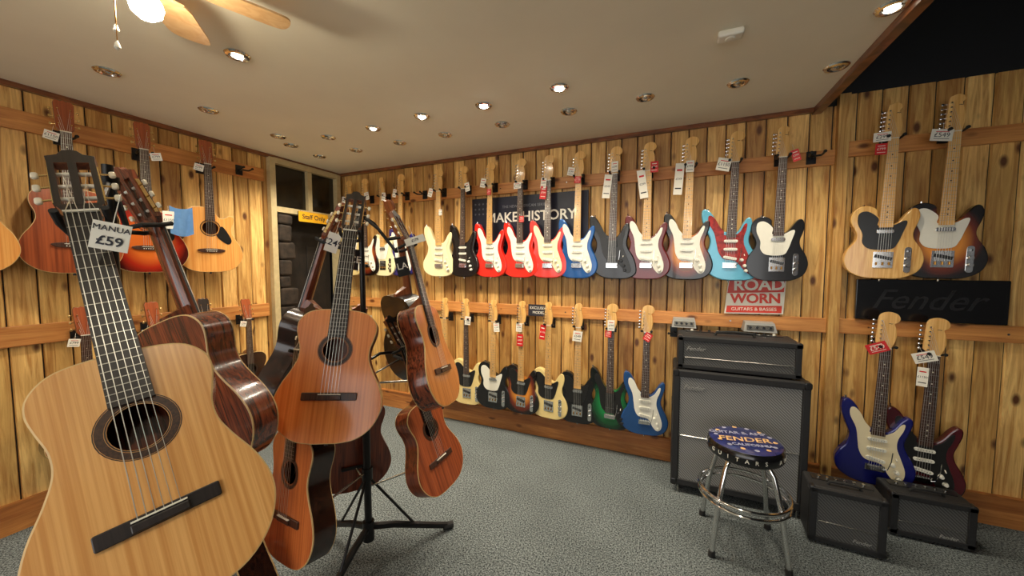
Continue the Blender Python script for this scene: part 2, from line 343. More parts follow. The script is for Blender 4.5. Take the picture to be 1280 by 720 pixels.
def electric(kind,body,guard,mneck='maple',board='maple',pk='guardw',hw='chrome',tags=(),headcol=None,humb=False):
    b=B(); bodym=body
    if kind=='tele': o=catmull(TELE); g=catmull(TG,k=4)
    elif kind=='offset': o=catmull(offset_shape(STRAT)); g=catmull(offset_shape(SG),k=4)
    else: o=catmull(STRAT); g=catmull(SG,k=4)
    b.prism(o,-.022,.022,bodym,bodym,.007 if kind!='tele' else .004)
    if guard: b.prism(g,-.0248,-.0222,guard,guard,.0006)
    neck(b,.298,.765,.056,.043,-.034,.020,mneck,board,zb=.284)
    frets(b,.765,.648,.30,.056,.31,.043,-.034)
    md='ink' if board=='maple' else 'pearl'
    for fr in (3,5,7,9,15,17,19):
        z=.765-.648*(1-(2**(-fr/12)+2**(-(fr-1)/12))/2); b.cyl((0,-.0343,z),(0,-.0335,z),.0035,.0035,md,n=8)
    b.box((0,-.0345,.766),(.043,.004,.004),'white')
    if kind=='tele': H=[(-.0215,0),(-.030,.022),(-.036,.040),(-.030,.165),(-.018,.184),(.004,.190),(.022,.178),(.027,.160),(.018,.146),(.026,.11),(.031,.07),(.028,.03),(.0215,0)]
    else: H=[(-.0215,0),(-.029,.018),(-.040,.034),(-.037,.10),(-.034,.165),(-.020,.188),(.010,.196),(.038,.184),(.048,.160),(.040,.140),(.028,.132),(.036,.105),(.040,.065),(.032,.028),(.0215,0)]
    hp=catmull(H,closed=False,k=4); hp=[(x,z+.765) for x,z in hp]
    hc=headcol or mneck
    b.prism(hp,-.029,-.014,hc,mneck,.0015)
    b.text("~",( .012,-.0295,.90),.03,'ink',ext=.0004)
    ends=[]
    for i in range(6):
        z=.765+.030+i*.0235; x=-.026+ .0005*i
        b.cyl((x,-.038,z),(x,-.028,z),.0035,.0045,hw,n=8); ends.append((x+.004,-.034,z))
        b.box((x,-.010,z),(.014,.012,.016),hw); b.cyl((x-.01,-.012,z),(x-.022,-.012,z),.002,.002,hw,n=6)
        b.lathe([(0,-.004),(.006,-.003),(.0075,0),(.006,.003),(0,.004)],(x-.026,-.012,z),hw,n=8,axis='Y')
    if kind=='tele':
        b.box((0,-.024,.105),(.082,.004,.088),hw)
        b.box((0,-.0275,.118),(.072,.005,.018),'blk',Matrix.Rotation(.25,3,'Y'))
        b.rbox((0,-.0275,.262),(.074,.007,.022),hw,r=.008,bev=.002)
        b.rbox((.098,-.0235,.105),(.028,.003,.14),hw,r=.013,bev=.001)
        for z in(.075,.112): b.lathe([(.011,0),(.011,-.014),(.009,-.016),(0,-.016)],(.098,-.025,z),hw,n=14,axis='Y')
        b.box((.098,-.032,.152),(.005,.014,.01),'blk')
        zb=.095
        for i in range(3): b.cyl((-.026+.026*i,-.029,.075),(-.026+.026*i,-.029,.092),.0042,.0042,'brass',n=8)
    else:
        zs=(.148,.205,.258)
        for j,z in enumerate(zs):
            if humb and j!=1: b.rbox((0,-.028,z),(.072,.008,.040),pk if pk!='guardw' else 'nickel',r=.004,bev=.002); 
            elif not humb:
                old=b.M; b.M=b.M@Matrix.Translation((0,-.028,z))@Matrix.Rotation(.18 if j==0 else 0,4,'Y')
                b.prism(rrect(.080,.018,.0088),-.004,.004,pk,pk,.0015)
                for i in range(6): b.cyl((-.026+i*.0104,-.0048,0),(-.026+i*.0104,0,0),.0024,.0024,'nickel',n=6)
                b.M=old
        b.box((0,-.0245,.100),(.080,.005,.034),hw)
        for i in range(6): b.box((-.026+i*.0104,-.030,.098),(.0088,.008,.024),hw)
        b.tube([(.034,-.028,.098),(.045,-.045,.11),(.055,-.052,.16),(.058,-.05,.21)],.0022,hw,n=6)
        for (x,z) in ((.068,.135),(.086,.098),(.094,.066)):
            b.lathe([(.012,0),(.0105,-.006),(.009,-.015),(.007,-.017),(0,-.017)],(x,-.0245,z),pk if not humb else 'blk',n=14,axis='Y')
        b.box((.080,-.032,.168),(.004,.018,.004),'white',Matrix.Rotation(.5,3,'X'))
        zb=.10
    strings(b,zb,.766,.052,.036,-.033,-.0365,ends)
    b.cyl((-.136 if kind!='tele' else -.09,0,.452 if kind!='tele' else .402),(-.138 if kind!='tele' else -.09,0,.474 if kind!='tele' else .416),.004,.006,hw,n=8)
    b.cyl((0,0,.002),(0,0,-.014),.004,.006,hw,n=8)
    for t in tags: tag(b,t[0],t[1],-.046,t[2],mt=t[3],w=t[4] if len(t)>4 else .045,h=t[5] if len(t)>5 else .07)
    return b

RIGHT=[(0,0),(.05,.001),(.105,.013),(.152,.048),(.180,.100),(.184,.150),(.168,.205),(.141,.257),(.124,.300),(.123,.340),(.134,.380),(.141,.415),(.134,.447),(.105,.476),(.060,.488),(0,.490)]
CUT=[(0,0),(.06,.001),(.120,.015),(.168,.052),(.196,.105),(.198,.155),(.180,.212),(.150,.262),(.132,.305),(.132,.345),(.146,.385),(.150,.420),(.128,.440),(.098,.425),(.070,.412),(.044,.430),(.030,.465),(.030,.490),(0,.490)]
STEEL=[(0,0),(.06,.001),(.120,.015),(.168,.052),(.196,.105),(.198,.155),(.180,.212),(.150,.262),(.132,.305),(.132,.345),(.146,.385),(.150,.420),(.142,.452),(.112,.480),(.060,.492),(0,.490)]
def acoustic(top,side,nylon=True,cut=False,guard=None,depth=.095,bind='bind',neckm='neckw',tags=(),headm=None,hw='gold',wk=1.0):
    b=B(); sh=lambda p:[(x*wk,z) for x,z in p]
    R=catmull(sh(CUT if cut else (RIGHT if nylon else STEEL)),closed=False,k=4)
    Lf=[(-x,z) for x,z in catmull(sh(RIGHT if nylon else STEEL),closed=False,k=4)][::-1]
    o=R+Lf[1:-1]; nr=len(R)
    yf=-.05; yb=yf+depth
    soz=.335; sr=.043 if nylon else .05
    n=len(o)
    o1=inset(o,.0028)
    def ring(a,ya,c,yc,mt): b.add([(p[0],ya,p[1]) for p in a]+[(p[0],yc,p[1]) for p in c],[(n+i,n+(i+1)%n,(i+1)%n,i) for i in range(n)],mt)
    bd=bind or side
    ring(o1,yf,o,yf+.001,bd); ring(o,yf+.001,o,yf+.005,bd); ring(o,yf+.005,o,yb-.004,side); ring(o,yb-.004,o,yb-.001,bd); ring(o,yb-.001,inset(o,.003),yb,bd)
    b.add([(p[0],yb+.0,p[1]) for p in inset(o,.003)],[tuple(range(n))[::-1]],side)
    m_=16; cR=[(sr*math.sin(math.pi*i/m_),soz-sr*math.cos(math.pi*i/m_)) for i in range(m_+1)]
    cL=[(-x,z) for x,z in cR]
    h1=o1[:nr]+cR[::-1]
    h2=o1[nr-1:]+[o1[0]]+cL
    b.add([(p[0],yf,p[1]) for p in h1],[tuple(range(len(h1)))],top)
    b.add([(p[0],yf,p[1]) for p in h2],[tuple(range(len(h2)))],top)
    k=32; a=circ(k,sr,0,soz); 
    b.add([(p[0],yf,p[1]) for p in a]+[(p[0],yf+.003,p[1]) for p in a],[(i,(i+1)%k,k+(i+1)%k,k+i) for i in range(k)],top)
    for r0,r1,mt in ((sr+.001,sr+.003,'ebony'),(sr+.004,sr+.016,'rosette'),(sr+.017,sr+.0185,'ebony')) if nylon else ((sr+.004,sr+.006,'ebony'),(sr+.008,sr+.013,'ebony')):
        a=circ(k,r0,0,soz); c=circ(k,r1,0,soz)
        b.add([(p[0],yf-.0007,p[1]) for p in a]+[(p[0],yf-.0007,p[1]) for p in c],[(i,(i+1)%k,k+(i+1)%k,k+i)[::-1] for i in range(k)],mt)
    if guard:
        G=catmull([(sr+.01,soz+.012),(sr+.03,soz+.01),(.115,.285),(.128,.24),(.105,.215),(.06,.245),(.035,soz-.055),(.048,soz-.03)],k=4)
        b.prism(G,yf-.0022,yf-.0004,guard,guard,.0004)
    nut=.815; zbr=.165
    if nylon:
        bm='rosew' if top!='spruce' else 'ebony'
        b.rbox((0,yf-.004,zbr),(.188*wk,.008,.028),bm,r=.004,bev=.002)
        b.rbox((0,yf-.007,zbr-.004),(.080,.012,.016),bm,r=.003,bev=.002)
        b.box((0,yf-.011,zbr+.008),(.076,.008,.003),'white')
        ys=yf-.012; sb=.058
    else:
        br=catmull([(-.085,.002),(-.06,-.014),(-.03,-.016),(0,-.018),(.03,-.016),(.06,-.014),(.085,.002),(.06,.012),(0,.016),(-.06,.012)],k=3)
        b.prism([(x,z+zbr) for x,z in br],yf-.008,yf,'rosew','rosew',.002)
        b.box((0,yf-.010,zbr+.006),(.07,.006,.003),'white')
        for i in range(6): b.cyl((-.027+i*.0108,yf-.012,zbr-.006),(-.027+i*.0108,yf-.006,zbr-.006),.0028,.0028,'white',n=8)
        ys=yf-.011; sb=.055
    w1=.052 if nylon else .044; w0=.062 if nylon else .056
    neck(b,.488,nut,w0,w1,yf-.008,.018,neckm,'ebony' if nylon else 'rosew',bt=.007,zb=soz+sr+.006)
    frets(b,nut,.65,soz+sr+.01,w0,.49,w1,yf-.008,n=19)
    b.add([(-w0/2,yf+.001,.49),(w0/2,yf+.001,.49),(.012,yb-.012,.49),(-.012,yb-.012,.49),(-w0/2,yf+.001,.505),(w0/2,yf+.001,.505),(w0*.4,yf+.014,.53),(-w0*.4,yf+.014,.53),(.010,yb-.014,.502),(-.010,yb-.014,.502)],
      [(0,3,9,7),(1,6,8,2),(3,2,8,9),(9,8,6,7),(0,7,4),(1,5,6)],neckm)
    if not nylon:
        for fr in (3,5,7,9,12): 
            z=nut-.65*(1-(2**(-fr/12)+2**(-(fr-1)/12))/2); b.cyl((0,yf-.0088,z),(0,yf-.0078,z),.003,.003,'pearl',n=8)
    b.box((0,yf-.010,nut),(w1,.007,.005),'white')
    old=b.M; b.M=old@Matrix.Translation((0,yf+.002,nut))@Matrix.Rotation(-.2,4,'X')
    hm=headm or ('ebony')
    ends=[]
    if nylon:
        for x in (-.0315,0,.0315): b.box((x*1.0,.002,.085),(.010 if x else .013,.020,.135),neckm); 
        for x in (-.0315,0,.0315): b.box((x,-.0088,.085),(.010 if x else .013,.002,.135),hm)
        lo=[(-.026,0),(.026,0),(.0365,.022),(-.0365,.022)]; b.prism(lo,-.0095,.012,hm,neckm,.0005)
        hi=[(-.0365,.150),(.0365,.150),(.038,.172),(.020,.178),(.012,.190),(0,.194),(-.012,.190),(-.020,.178),(-.038,.172)]; b.prism(hi,-.0095,.012,hm,neckm,.0005)
        for sgn in(-1,1):
            b.box((sgn*.0375,.001,.086),(.0025,.012,.11),hw)
            for i in range(3):
                z=.045+i*.038
                b.cyl((sgn*.006,.0,z),(sgn*.028,0,z),.005,.005,'white',n=10)
                b.cyl((sgn*.037,0,z),(sgn*.052,.002,z),.0025,.0025,hw,n=6)
                b.rbox((sgn*.058,.002,z),(.012,.008,.018),'pearl',r=.005,bev=.003)
        for i in range(6):
            sgn=-1 if i<3 else 1; kk=i if i<3 else 5-i
            ends.append(b.M@Vector((sgn*(.012+.003*kk),-.004,.045+.038*kk)))
    else:
        H=[(-.022,0),(.022,0),(.034,.02),(.040,.165),(.030,.185),(.012,.18),(0,.188),(-.012,.18),(-.030,.185),(-.040,.165),(-.034,.02)]
        b.prism(H,-.008,.008,hm,neckm,.0015)
        for sgn in(-1,1):
            for i in range(3):
                z=.04+i*.045
                b.cyl((sgn*.024,-.016,z),(sgn*.024,-.008,z),.0035,.005,hw,n=8); b.cyl((sgn*.034,.006,z),(sgn*.048,.006,z),.002,.002,hw,n=6)
                b.rbox((sgn*.053,.006,z),(.011,.007,.016),hw,r=.004,bev=.002)
        for i in range(6):
            sgn=-1 if i<3 else 1; kk=i if i<3 else 5-i
            ends.append(b.M@Vector((sgn*.024,-.012,.04+.045*kk)))
    b.M=old
    strings(b,zbr+.006,nut,sb,w1*.83,ys-.002,yf-.0135,ends,rs=.00065)
    b.cyl((0,0,.002),(0,0,-.014),.005,.007,'blk',n=8)
    for t in tags: tag(b,t[0],t[1],yf-.02,t[2],mt=t[3],w=t[4] if len(t)>4 else .045,h=t[5] if len(t)>5 else .07)
    return b

# ------------------------------------------------------------ room shell
D=2.97; XL=-3.365; CZ=2.515; XE=.86; XR=2.35; YF=-3.0
def plankwall(name,axis,a0,a1,z0,z1,plane,mt):
    b=B(); w=PW; i=math.floor(a0/w)
    while i*w<a1:
        s=max(a0,i*w); e=min(a1,(i+1)*w); i+=1
        if e-s<.014: continue
        p,q=z0,z1; c=.005
        if axis=='X':
            vs=[(s+.0025,plane+.012,p),(s+.0025+c,plane,p),(e-.0025-c,plane,p),(e-.0025,plane+.012,p)]; vs+= [(x,y,q) for x,y,_ in vs]
            b.add(vs,[(0,1,5,4),(1,2,6,5),(2,3,7,6)],mt)
        else:
            vs=[(plane-.012,s+.0025,p),(plane,s+.0025+c,p),(plane,e-.0025-c,p),(plane-.012,e-.0025,p)]; vs+= [(x,y,q) for x,y,_ in vs]
            b.add(vs,[(4,5,1,0),(5,6,2,1),(6,7,3,2)],mt)
    return b
def merge(b,bb):
    o=len(b.v); b.v+=bb.v; b.f+=[tuple(o+i for i in f) for f in bb.f]; b.m+=bb.m
b=plankwall("w",'X',XL,.97,0,CZ,D,'pine_x'); merge(b,plankwall("w",'X',.97,XR,0,2.575,D,'pine_x'))
b.box(((XL+XR)/2,D+.062,1.65),(XR-XL+.2,.10,3.3),'black')
b.finish("wall_back")
b=plankwall("w",'Y',YF,2.215,0,CZ,XL,'pine_y'); merge(b,plankwall("w",'Y',2.915,D,0,CZ,XL,'pine_y'))
b.box((XL-.062,(YF+2.215)/2,CZ/2),(.10,2.215-YF,CZ),'black'); b.box((XL-.062,2.95,CZ/2),(.10,.07,CZ),'black')
b.box((XL-1.0,2.5,CZ/2),(.05,1.6,CZ),'black'); b.box((XL-.55,1.72,CZ/2),(.9,.05,CZ),'black'); b.box((XL-.55,3.2,CZ/2),(.9,.05,CZ),'black'); b.box((XL-.55,2.5,CZ+.02),(.95,1.5,.04),'black')
b.finish("wall_left")
b=B(); b.box((XR+.05,0,1.65),(.1,6.1,3.3),'black'); b.finish("wall_right")
b=B()
b.box(((XL+XR)/2,YF-.05,.25),(XR-XL,.1,.5),'pine_x'); b.box(((XL+XR)/2,YF-.05,2.85),(XR-XL,.1,.9),'ceil'); b.box((XL+.2,YF-.05,1.45),(.4,.1,1.95),'pine_x'); b.box((XR-.2,YF-.05,1.45),(.4,.1,1.95),'pine_x')
b.finish("wall_front")
b=B()
for x in (-2.965,-1.2,.3,1.95): b.box((x,YF-.05,1.45),(.06,.08,1.9),'cream')
for z in (.52,2.38): b.box((-.5,YF-.05,z),(4.9,.08,.06),'cream')
b.finish("added_fill_window")  # frames of an unseen opening, added to let world light fill the room
b=B(); b.box(((XL+XR)/2-.3,0,-.05),(XR-XL+1.2,6.2,.1),'carpet'); b.finish("floor")
b=B(); b.box(((XL-.1+XE)/2,0,CZ+.03),(XE-XL+.1,6.1,.06),'ceil'); b.box((XE+.01,0,2.95),(.04,6.1,.8),'black'); b.box(((XE+XR)/2,0,3.33),(XR-XE+.2,6.1,.06),'black'); b.finish("ceiling")
b=B(); b.box((XE-.005,0,CZ-.018),(.045,5.94,.036),'trim'); b.box((XE+.015,0,CZ+.03),(.03,5.94,.09),'trim'); b.finish("trim_1")
b=B(); b.box(((XL+XE)/2,D-.018,CZ-.014),(XE-XL,.032,.028),'trim'); b.finish("trim_2")
b=B(); b.box((XL+.018,(YF+D)/2,CZ-.014),(.032,D-YF-.04,.028),'trim'); b.finish("trim_3")
b=B(); b.box((.985,D-.022,1.29),(.055,.042,2.56),'pine_y'); b.finish("trim_4")
def rail(name,x0,x1,z0,z1,y=D):
    b=B(); b.M=Matrix.Translation(((x0+x1)/2,y-.012,(z0+z1)/2)); b.prism(rrect(x1-x0,z1-z0,.004,2),-.012,.010,'rail','rail',.003)
    x=x0+.15
    while x<x1:
        b.cyl((x-(x0+x1)/2,-.0125,.0),(x-(x0+x1)/2,-.011,.0),.006,.006,'nickel',n=8); x+=.6
    return b.finish(name)
rail("hanging_rail",XL+.03,.955,2.145,2.24); rail("hanging_rail",XL+.03,.955,1.067,1.162); rail("hanging_rail",1.015,XR-.02,2.185,2.28); rail("hanging_rail",1.015,XR-.02,1.07,1.165)
for z0,z1 in ((2.26,2.37),(1.05,1.165)):
    b=B(); b.M=Matrix.Translation((XL+.012,(YF+2.2)/2,(z0+z1)/2))@Matrix.Rotation(math.radians(90),4,'Z'); b.prism(rrect(2.16-YF-.1,z1-z0,.004,2),-.012,.010,'rail','rail',.003); b.finish("hanging_rail")
b=B(); b.box(((XL+XR)/2,D-.012,.085),(XR-XL-.02,.022,.17),'basewood'); b.box(((XL+XR)/2,D-.014,.172),(XR-XL-.02,.027,.012),'basewood'); b.finish("baseboard_back")
b=B(); b.box((XL+.012,(YF+2.16)/2,.085),(.022,2.16-YF,.17),'basewood'); b.finish("baseboard_left")
b=B()
for y in (2.19,2.905): b.box((XL+.0,y,1.25),(.10,.05,2.48),'cream')
b.box((XL,2.55,2.03),(.09,.68,.05),'cream'); b.box((XL,2.55,2.47),(.09,.68,.05),'cream'); b.box((XL,2.57,2.25),(.07,.045,.40),'cream')
b.box((XL-.01,2.55,2.25),(.008,.67,.40),'glass'); b.finish("window_2")
b=B(); b.M=Matrix.Translation((XL-.10,2.547,1.0))@Matrix.Rotation(math.radians(90),4,'Z')
b.rbox((0,0,0),(.66,.04,2.0),'darkdoor',r=.004,bev=.003)
for z in(-.55,.35):
    for x in(-.155,.155): b.rbox((x,-.024,z),(.22,.012,.72),'darkdoor',r=.008,bev=.005)
b.lathe([(0,-.05),(.02,-.045),(.025,-.03),(.012,-.02),(.012,0)],(.27,-.02,-.02),'brass',axis='Y',n=12); b.finish("door_1")
b=B(); random.seed(11)
z=.0
while z<1.90:
    h=random.uniform(.09,.17); y0=2.222
    w=random.uniform(.08,.17); b.M=Matrix.Translation((XL+.03,y0+w/2,z+h/2))@Matrix.Rotation(math.radians(90),4,'Z')@Matrix.Rotation(random.uniform(-.06,.06),4,'Y')
    b.rbox((0,0,0),(w,.06+random.uniform(0,.03),h-.004),'stone',r=.022,bev=.018); z+=h
b.finish("stone_cladding"); random.seed(7)
b=B(); b.M=place((XL+.085,2.56,1.985),(0,0,1),(1,0,0)); b.prism(rrect(.33,.10,.01),-.006,.006,'yellow','blk',.001); b.text("Staff Only",(0,-.0075,0),.064,'ink')
for x in (-.12,.12): b.cyl((x,.0,.04),(x,.03,.06),.002,.002,'bmetal',n=6)
b.finish("staff_only_sign")

# ------------------------------------------------------------ electric guitars on the back wall
UZ=1.404; LZ=.218; S=1.035
hang=B()
hang.box((0,.067,0),(.05,.010,.08),'bmetal'); hang.cyl((0,.063,0),(0,.005,-.004),.007,.007,'bmetal',n=10)
hang.tube([(-.034,-.052,.004),(-.034,-.03,-.002),(-.030,-.008,-.006),(0,.004,-.006),(.030,-.008,-.006),(.034,-.03,-.002),(.034,-.052,.004)],.0065,'bmetal',n=8)
hang.lathe([(0,-.010),(.009,-.008),(.009,.0),(0,.002)],(-.034,-.052,.004),'rubber',n=8,axis='Y'); hang.lathe([(0,-.010),(.009,-.008),(.009,.0),(0,.002)],(.034,-.052,.004),'rubber',n=8,axis='Y')
hang_mesh=None
def add_hanger(loc,yaw=0):
    global hang_mesh
    mw=Matrix.Translation(loc)@Matrix.Rotation(yaw,4,'Z')
    if hang_mesh is None: hang_mesh=hang.finish("guitar_hanger",mw)
    else: link_copy(hang_mesh,mw,"guitar_hanger")
T=lambda x,z,a,m,w=.05,h=.075:(x,z,a,m,w,h)
upper=[
(-3.10,'strat','pcream','guardw','maple','guardw',[T(-.05,.80,.2,'card')],0),
(-2.88,'strat','sb3','guardw','rosew','guardw',[T(.04,.82,-.2,'card')],0),
(-2.66,'tele','pwhite','guardw','maple','guardw',[T(.05,.80,.1,'card')],0),
(-2.43,'strat','pnavy','guardw','maple','guardw',[T(-.05,.82,.2,'card')],0),
(-1.987,'strat','pwhite','guardp','maple','guardw',[T(-.06,.79,.3,'card'),T(.03,.6,0,'card',.03,.05)],0),
(-1.721,'strat','blackbody','guardk','rosew','guardw',[T(.05,.81,-.2,'card')],0),
(-1.450,'strat','pred','guardw','maple','guardw',[T(.0,.74,.0,'red',.04,.05),T(-.05,.83,.2,'card')],0),
(-1.160,'strat','pred','guardw','rosew','guardw',[T(-.02,.77,.0,'card',.07,.05),T(.02,.5,.0,'red',.04,.05)],0),
(-.916,'strat','pfiesta','guardp','rosew','guardw',[T(-.03,.78,.1,'card'),T(-.03,.72,.1,'red',.05,.10)],0),
(-.672,'strat','pblue','guardw','maple','guardw',[T(.0,.77,.1,'red',.05,.05),T(-.05,.84,.2,'card',.05,.06)],0),
(-.400,'offset','blackbody','guardk','rosew','guardk',[T(-.04,.76,.1,'card',.055,.17),T(.0,.85,.0,'card')],1),
(-.151,'strat','pdkred','guardw','maple','guardw',[T(-.05,.77,-.15,'card',.055,.20),T(.04,.82,.0,'red')],0),
(.117,'strat','sb3','guardw','maple','guardw',[T(-.06,.79,.05,'card',.055,.21),T(.0,.80,.0,'card')],0),
(.380,'offset','plblue','guardred','rosew','guardw',[T(-.06,.79,.2,'card',.08,.08)],0),
(.647,'tele','blackbody','guardw','rosew','guardw',[T(.05,.80,-.3,'red',.04,.07)],0),
]
lower=[
(-1.93,'tele','pcream','guardw','maple','guardw',[],0),
(-1.690,'tele','pcream','guardk','rosew','guardw',[T(.03,.80,.1,'card')],0),
(-1.423,'tele','blackbody','guardw','maple','guardw',[T(.03,.76,-.1,'card')],0),
(-1.150,'tele','sb3','guardk','maple','guardw',[T(-.02,.77,.0,'card',.05,.07),T(-.01,.68,.0,'red',.055,.10)],0),
(-.895,'tele','pcream','guardk','maple','guardw',[T(-.04,.77,.1,'red',.05,.12)],0),
(-.656,'tele','blackbody','guardk','maple','guardw',[T(.0,.74,.1,'card',.07,.08)],0),
(-.395,'strat','green','guardk','rosew','guardk',[T(.0,.84,.0,'card',.05,.08),T(-.02,.76,.0,'red',.05,.05)],1),
(-.140,'strat','pmblue','guardw','rosew','guardw',[T(.02,.76,.5,'red',.05,.06)],0),
]
for row,z0 in ((upper,UZ),(lower,LZ)):
    for (x,k,bd,g,bo,pk,tg,hu) in row:
        b=electric(k,bd,g,'maple',bo,pk,tags=tg,humb=hu)
        yaw=random.uniform(-.12,.10); lean=random.uniform(.0,.022)
        b.finish("electric_guitar",place((x,2.87,z0),(lean,.0,1),(math.sin(yaw),-math.cos(yaw),0),S))
        add_hanger((x+lean*.78,2.873,z0+.772*S))
add_hanger((-2.20,2.873,UZ+.795)); add_hanger((.83,2.873,UZ+.795)); add_hanger((.05,2.873,LZ+.795)) 
for (x,z0,k,bd,g,bo,pk,tg,y,sc) in ((1.166,1.428,'tele','ash','guardk','maple','guardw',[T(-.05,.80,.0,'card',.07,.05),T(-.05,.74,0,'red',.05,.06)],2.86,1.06),
  (1.42,1.43,'tele','sb3','guardw','maple','guardw',[T(-.05,.78,.1,'card',.09,.06)],2.86,1.06),
  (1.185,.165,'strat','pnavy','guardp','rosew','guardw',[T(-.05,.79,-.5,'red',.085,.055)],2.855,1.11),
  (1.40,.14,'strat','ppurple','guardk','rosew','guardw',[T(-.05,.78,-.4,'card',.085,.055),T(-.04,.7,0,'card',.04,.1)],2.865,1.11)):
    b=electric(k,bd,g,'maple',bo,pk,tags=tg)
    b.finish("electric_guitar",place((x,y,z0),(.02,0,1),(-.12,-1,0),sc)); add_hanger((x+.016,y+.003,z0+.772*sc))

# ------------------------------------------------------------ acoustics on the left wall
def lefthang(b,name,y,z0,sc=1.0,x=-3.26,yawd=0):
    b.finish(name,place((x,y,z0),(0,0,1),(1,yawd,0),sc))
    add_hanger((x-.01,y,z0+(.80)*sc),math.radians(90))
tg=[T(-.05,.80,.2,'card',.055,.05)]
lefthang(acoustic('natural','mahog',nylon=False,cut=True,guard='guardk',tags=tg,headm='mahtop'),"acoustic_guitar",1.64,1.457,yawd=-.25)
lefthang(acoustic('sbred','mahog',nylon=False,cut=True,guard='guardk',tags=[T(.05,.80,-.2,'card',.055,.05),T(.10,.42,0,'card',.06,.12),T(.03,.36,0,'card',.05,.10)],headm='mahtop'),"acoustic_guitar",1.28,1.46,yawd=-.25)
lefthang(acoustic('mahtop','mahog',nylon=False,guard='guardk',tags=tg,headm='mahtop'),"acoustic_guitar",.94,1.46,yawd=-.2)
lefthang(acoustic('natural','mahog',nylon=False,guard='guardk',tags=tg,headm='ebony'),"acoustic_guitar",.54,1.46)
add_hanger((-3.27,1.92,2.31),math.radians(90))
for (y,top) in ((1.87,'darkbody'),(1.57,'blackbody'),(1.27,'natural'),(.95,'mahtop')):
    lefthang(acoustic(top,'darkbody',nylon=False,tags=tg if y!=1.57 else (),headm='mahtop' if top!='blackbody' else 'ebony'),"acoustic_guitar",y,.33,.93 if y<1.8 else .9)

# ------------------------------------------------------------ guitars on the floor stands
def st(b,name,bottom,top,facing,sc=1.0,back=0.0):
    u=Vector(top)-Vector(bottom); mw=place(bottom,u,facing,sc); mw=mw@Matrix.Translation((0,back,0)); b.finish(name,mw); return mw
CB=Vector((-1.378,1.332,0)); CA=Vector((-1.53,.52,0))
mid=[
 st(acoustic('cedar','mahog'),"classical_guitar",(-1.152,.922,.849),(-1.239,1.173,1.768),(.62,-.78,0)),
 st(acoustic('cedar','darkbody',bind=None,neckm='mahog'),"classical_guitar",(-1.585,1.05,.83),(-1.40,1.24,1.71),(-.9,-.35,0)),
 st(acoustic('amber','rosebody'),"classical_guitar",(-.945,1.37,.855),(-1.27,1.42,1.772),(1,.22,0),.97),
 st(acoustic('blackbody','blackbody',nylon=False,bind=None,headm='ebony'),"acoustic_guitar",(-1.33,1.64,.86),(-1.35,1.48,1.80),(0.3,.9,0)),
]
lowm=[
 st(acoustic('cedard','darkbody'),"classical_guitar",(-1.29,.88,.385),(-1.325,1.03,1.32),(-.12,-.99,0),.97),
 st(acoustic('mahtop','mahog',bind=None),"classical_guitar",(-1.55,1.40,.30),(-1.47,1.40,1.28),(-.75,.55,0)),
 st(acoustic('mahtop','mahog'),"classical_guitar",(-1.075,1.56,.32),(-1.40,1.51,1.24),(.97,-.05,0),.96),
]
left=[
 st(acoustic('spruce','rosebody',wk=.92),"classical_guitar",(-.757,.318,.905),(-1.235,.350,1.79),(.80,-.43,.40),1.0,.068),
 st(acoustic('cedar','rosebody',neckm='rosebody'),"classical_guitar",(-1.245,.655,.875),(-1.61,.555,1.845),(-.25,.97,0)),
]
lowl=[ st(acoustic('cedard','darkbody'),"classical_guitar",(-1.38,.78,.24),(-1.46,.64,1.2),(.2,.98,0)) ]
def stand(C,legs,upper,lower,ztop):
    b=B(); C=Vector(C)
    b.cyl(C+Vector((0,0,.10)),C+Vector((0,0,1.0)),.018,.018,'bmetal',16); b.cyl(C+Vector((0,0,.98)),C+Vector((0,0,ztop)),.013,.013,'bmetal',16)
    b.cyl(C+Vector((0,0,.10)),C+Vector((0,0,.20)),.028,.028,'bmetal',16); b.cyl(C+Vector((0,0,.42)),C+Vector((0,0,.48)),.026,.026,'bmetal',16); b.cyl(C+Vector((0,0,.95)),C+Vector((0,0,1.02)),.026,.026,'bmetal',16)
    for l in legs:
        l=Vector((l[0],l[1],.02)); d=(l-C); d.z=0
        a=C+Vector((0,0,.17))
        b.tube([a,C+d*.3+Vector((0,0,.135)),C+d*.8+Vector((0,0,.05)),l],.017,'bmetal',8)
        b.cyl(C+Vector((0,0,.44)),C+d*.52+Vector((0,0,.11)),.007,.007,'bmetal',8)
        dn=d.normalized(); b.cyl(l-dn*.04+Vector((0,0,.004)),l+dn*.014+Vector((0,0,.0)),.020,.020,'rubber',10)
    for grp,zc in ((upper,ztop-.05),(lower,1.02)):
        for mw in grp:
            hub=C+Vector((0,0,min(zc,ztop)))
            back=mw@Vector((0,.03,.80))
            b.tube([hub,(hub+back)/2+Vector((0,0,.02)),back],.008,'bmetal',8)
            b.lathe([(0,.02),(.024,.015),(.024,-.02),(0,-.02)],hub,'bmetal',n=12)
            w=.036
            pts=[(-w,-.075,.81),(-w,-.04,.80),(-w*.8,.01,.797),(0,.03,.797),(w*.8,.01,.797),(w,-.04,.80),(w,-.075,.81)]
            b.tube([mw@Vector(p) for p in pts],.007,'rubber',8)
            bk=mw@Vector((0,.055,.14)); hb=C+Vector((0,0,bk.z-.05 if bk.z-.05>.2 else .2))
            b.cyl(hb,bk,.005,.005,'nickel',8)
            b.cyl(mw@Vector((-.07,.055,.14)),mw@Vector((.07,.055,.14)),.009,.009,'rubber',8)
    return b.finish("guitar_stand")
stand(CB,[(-1.811,1.39),(-1.112,1.678),(-1.30,.93)],mid,lowm,1.80)
stand(CA,[(-1.90,.68),(-1.30,.88),(-1.42,.10)],left,lowl,1.80)
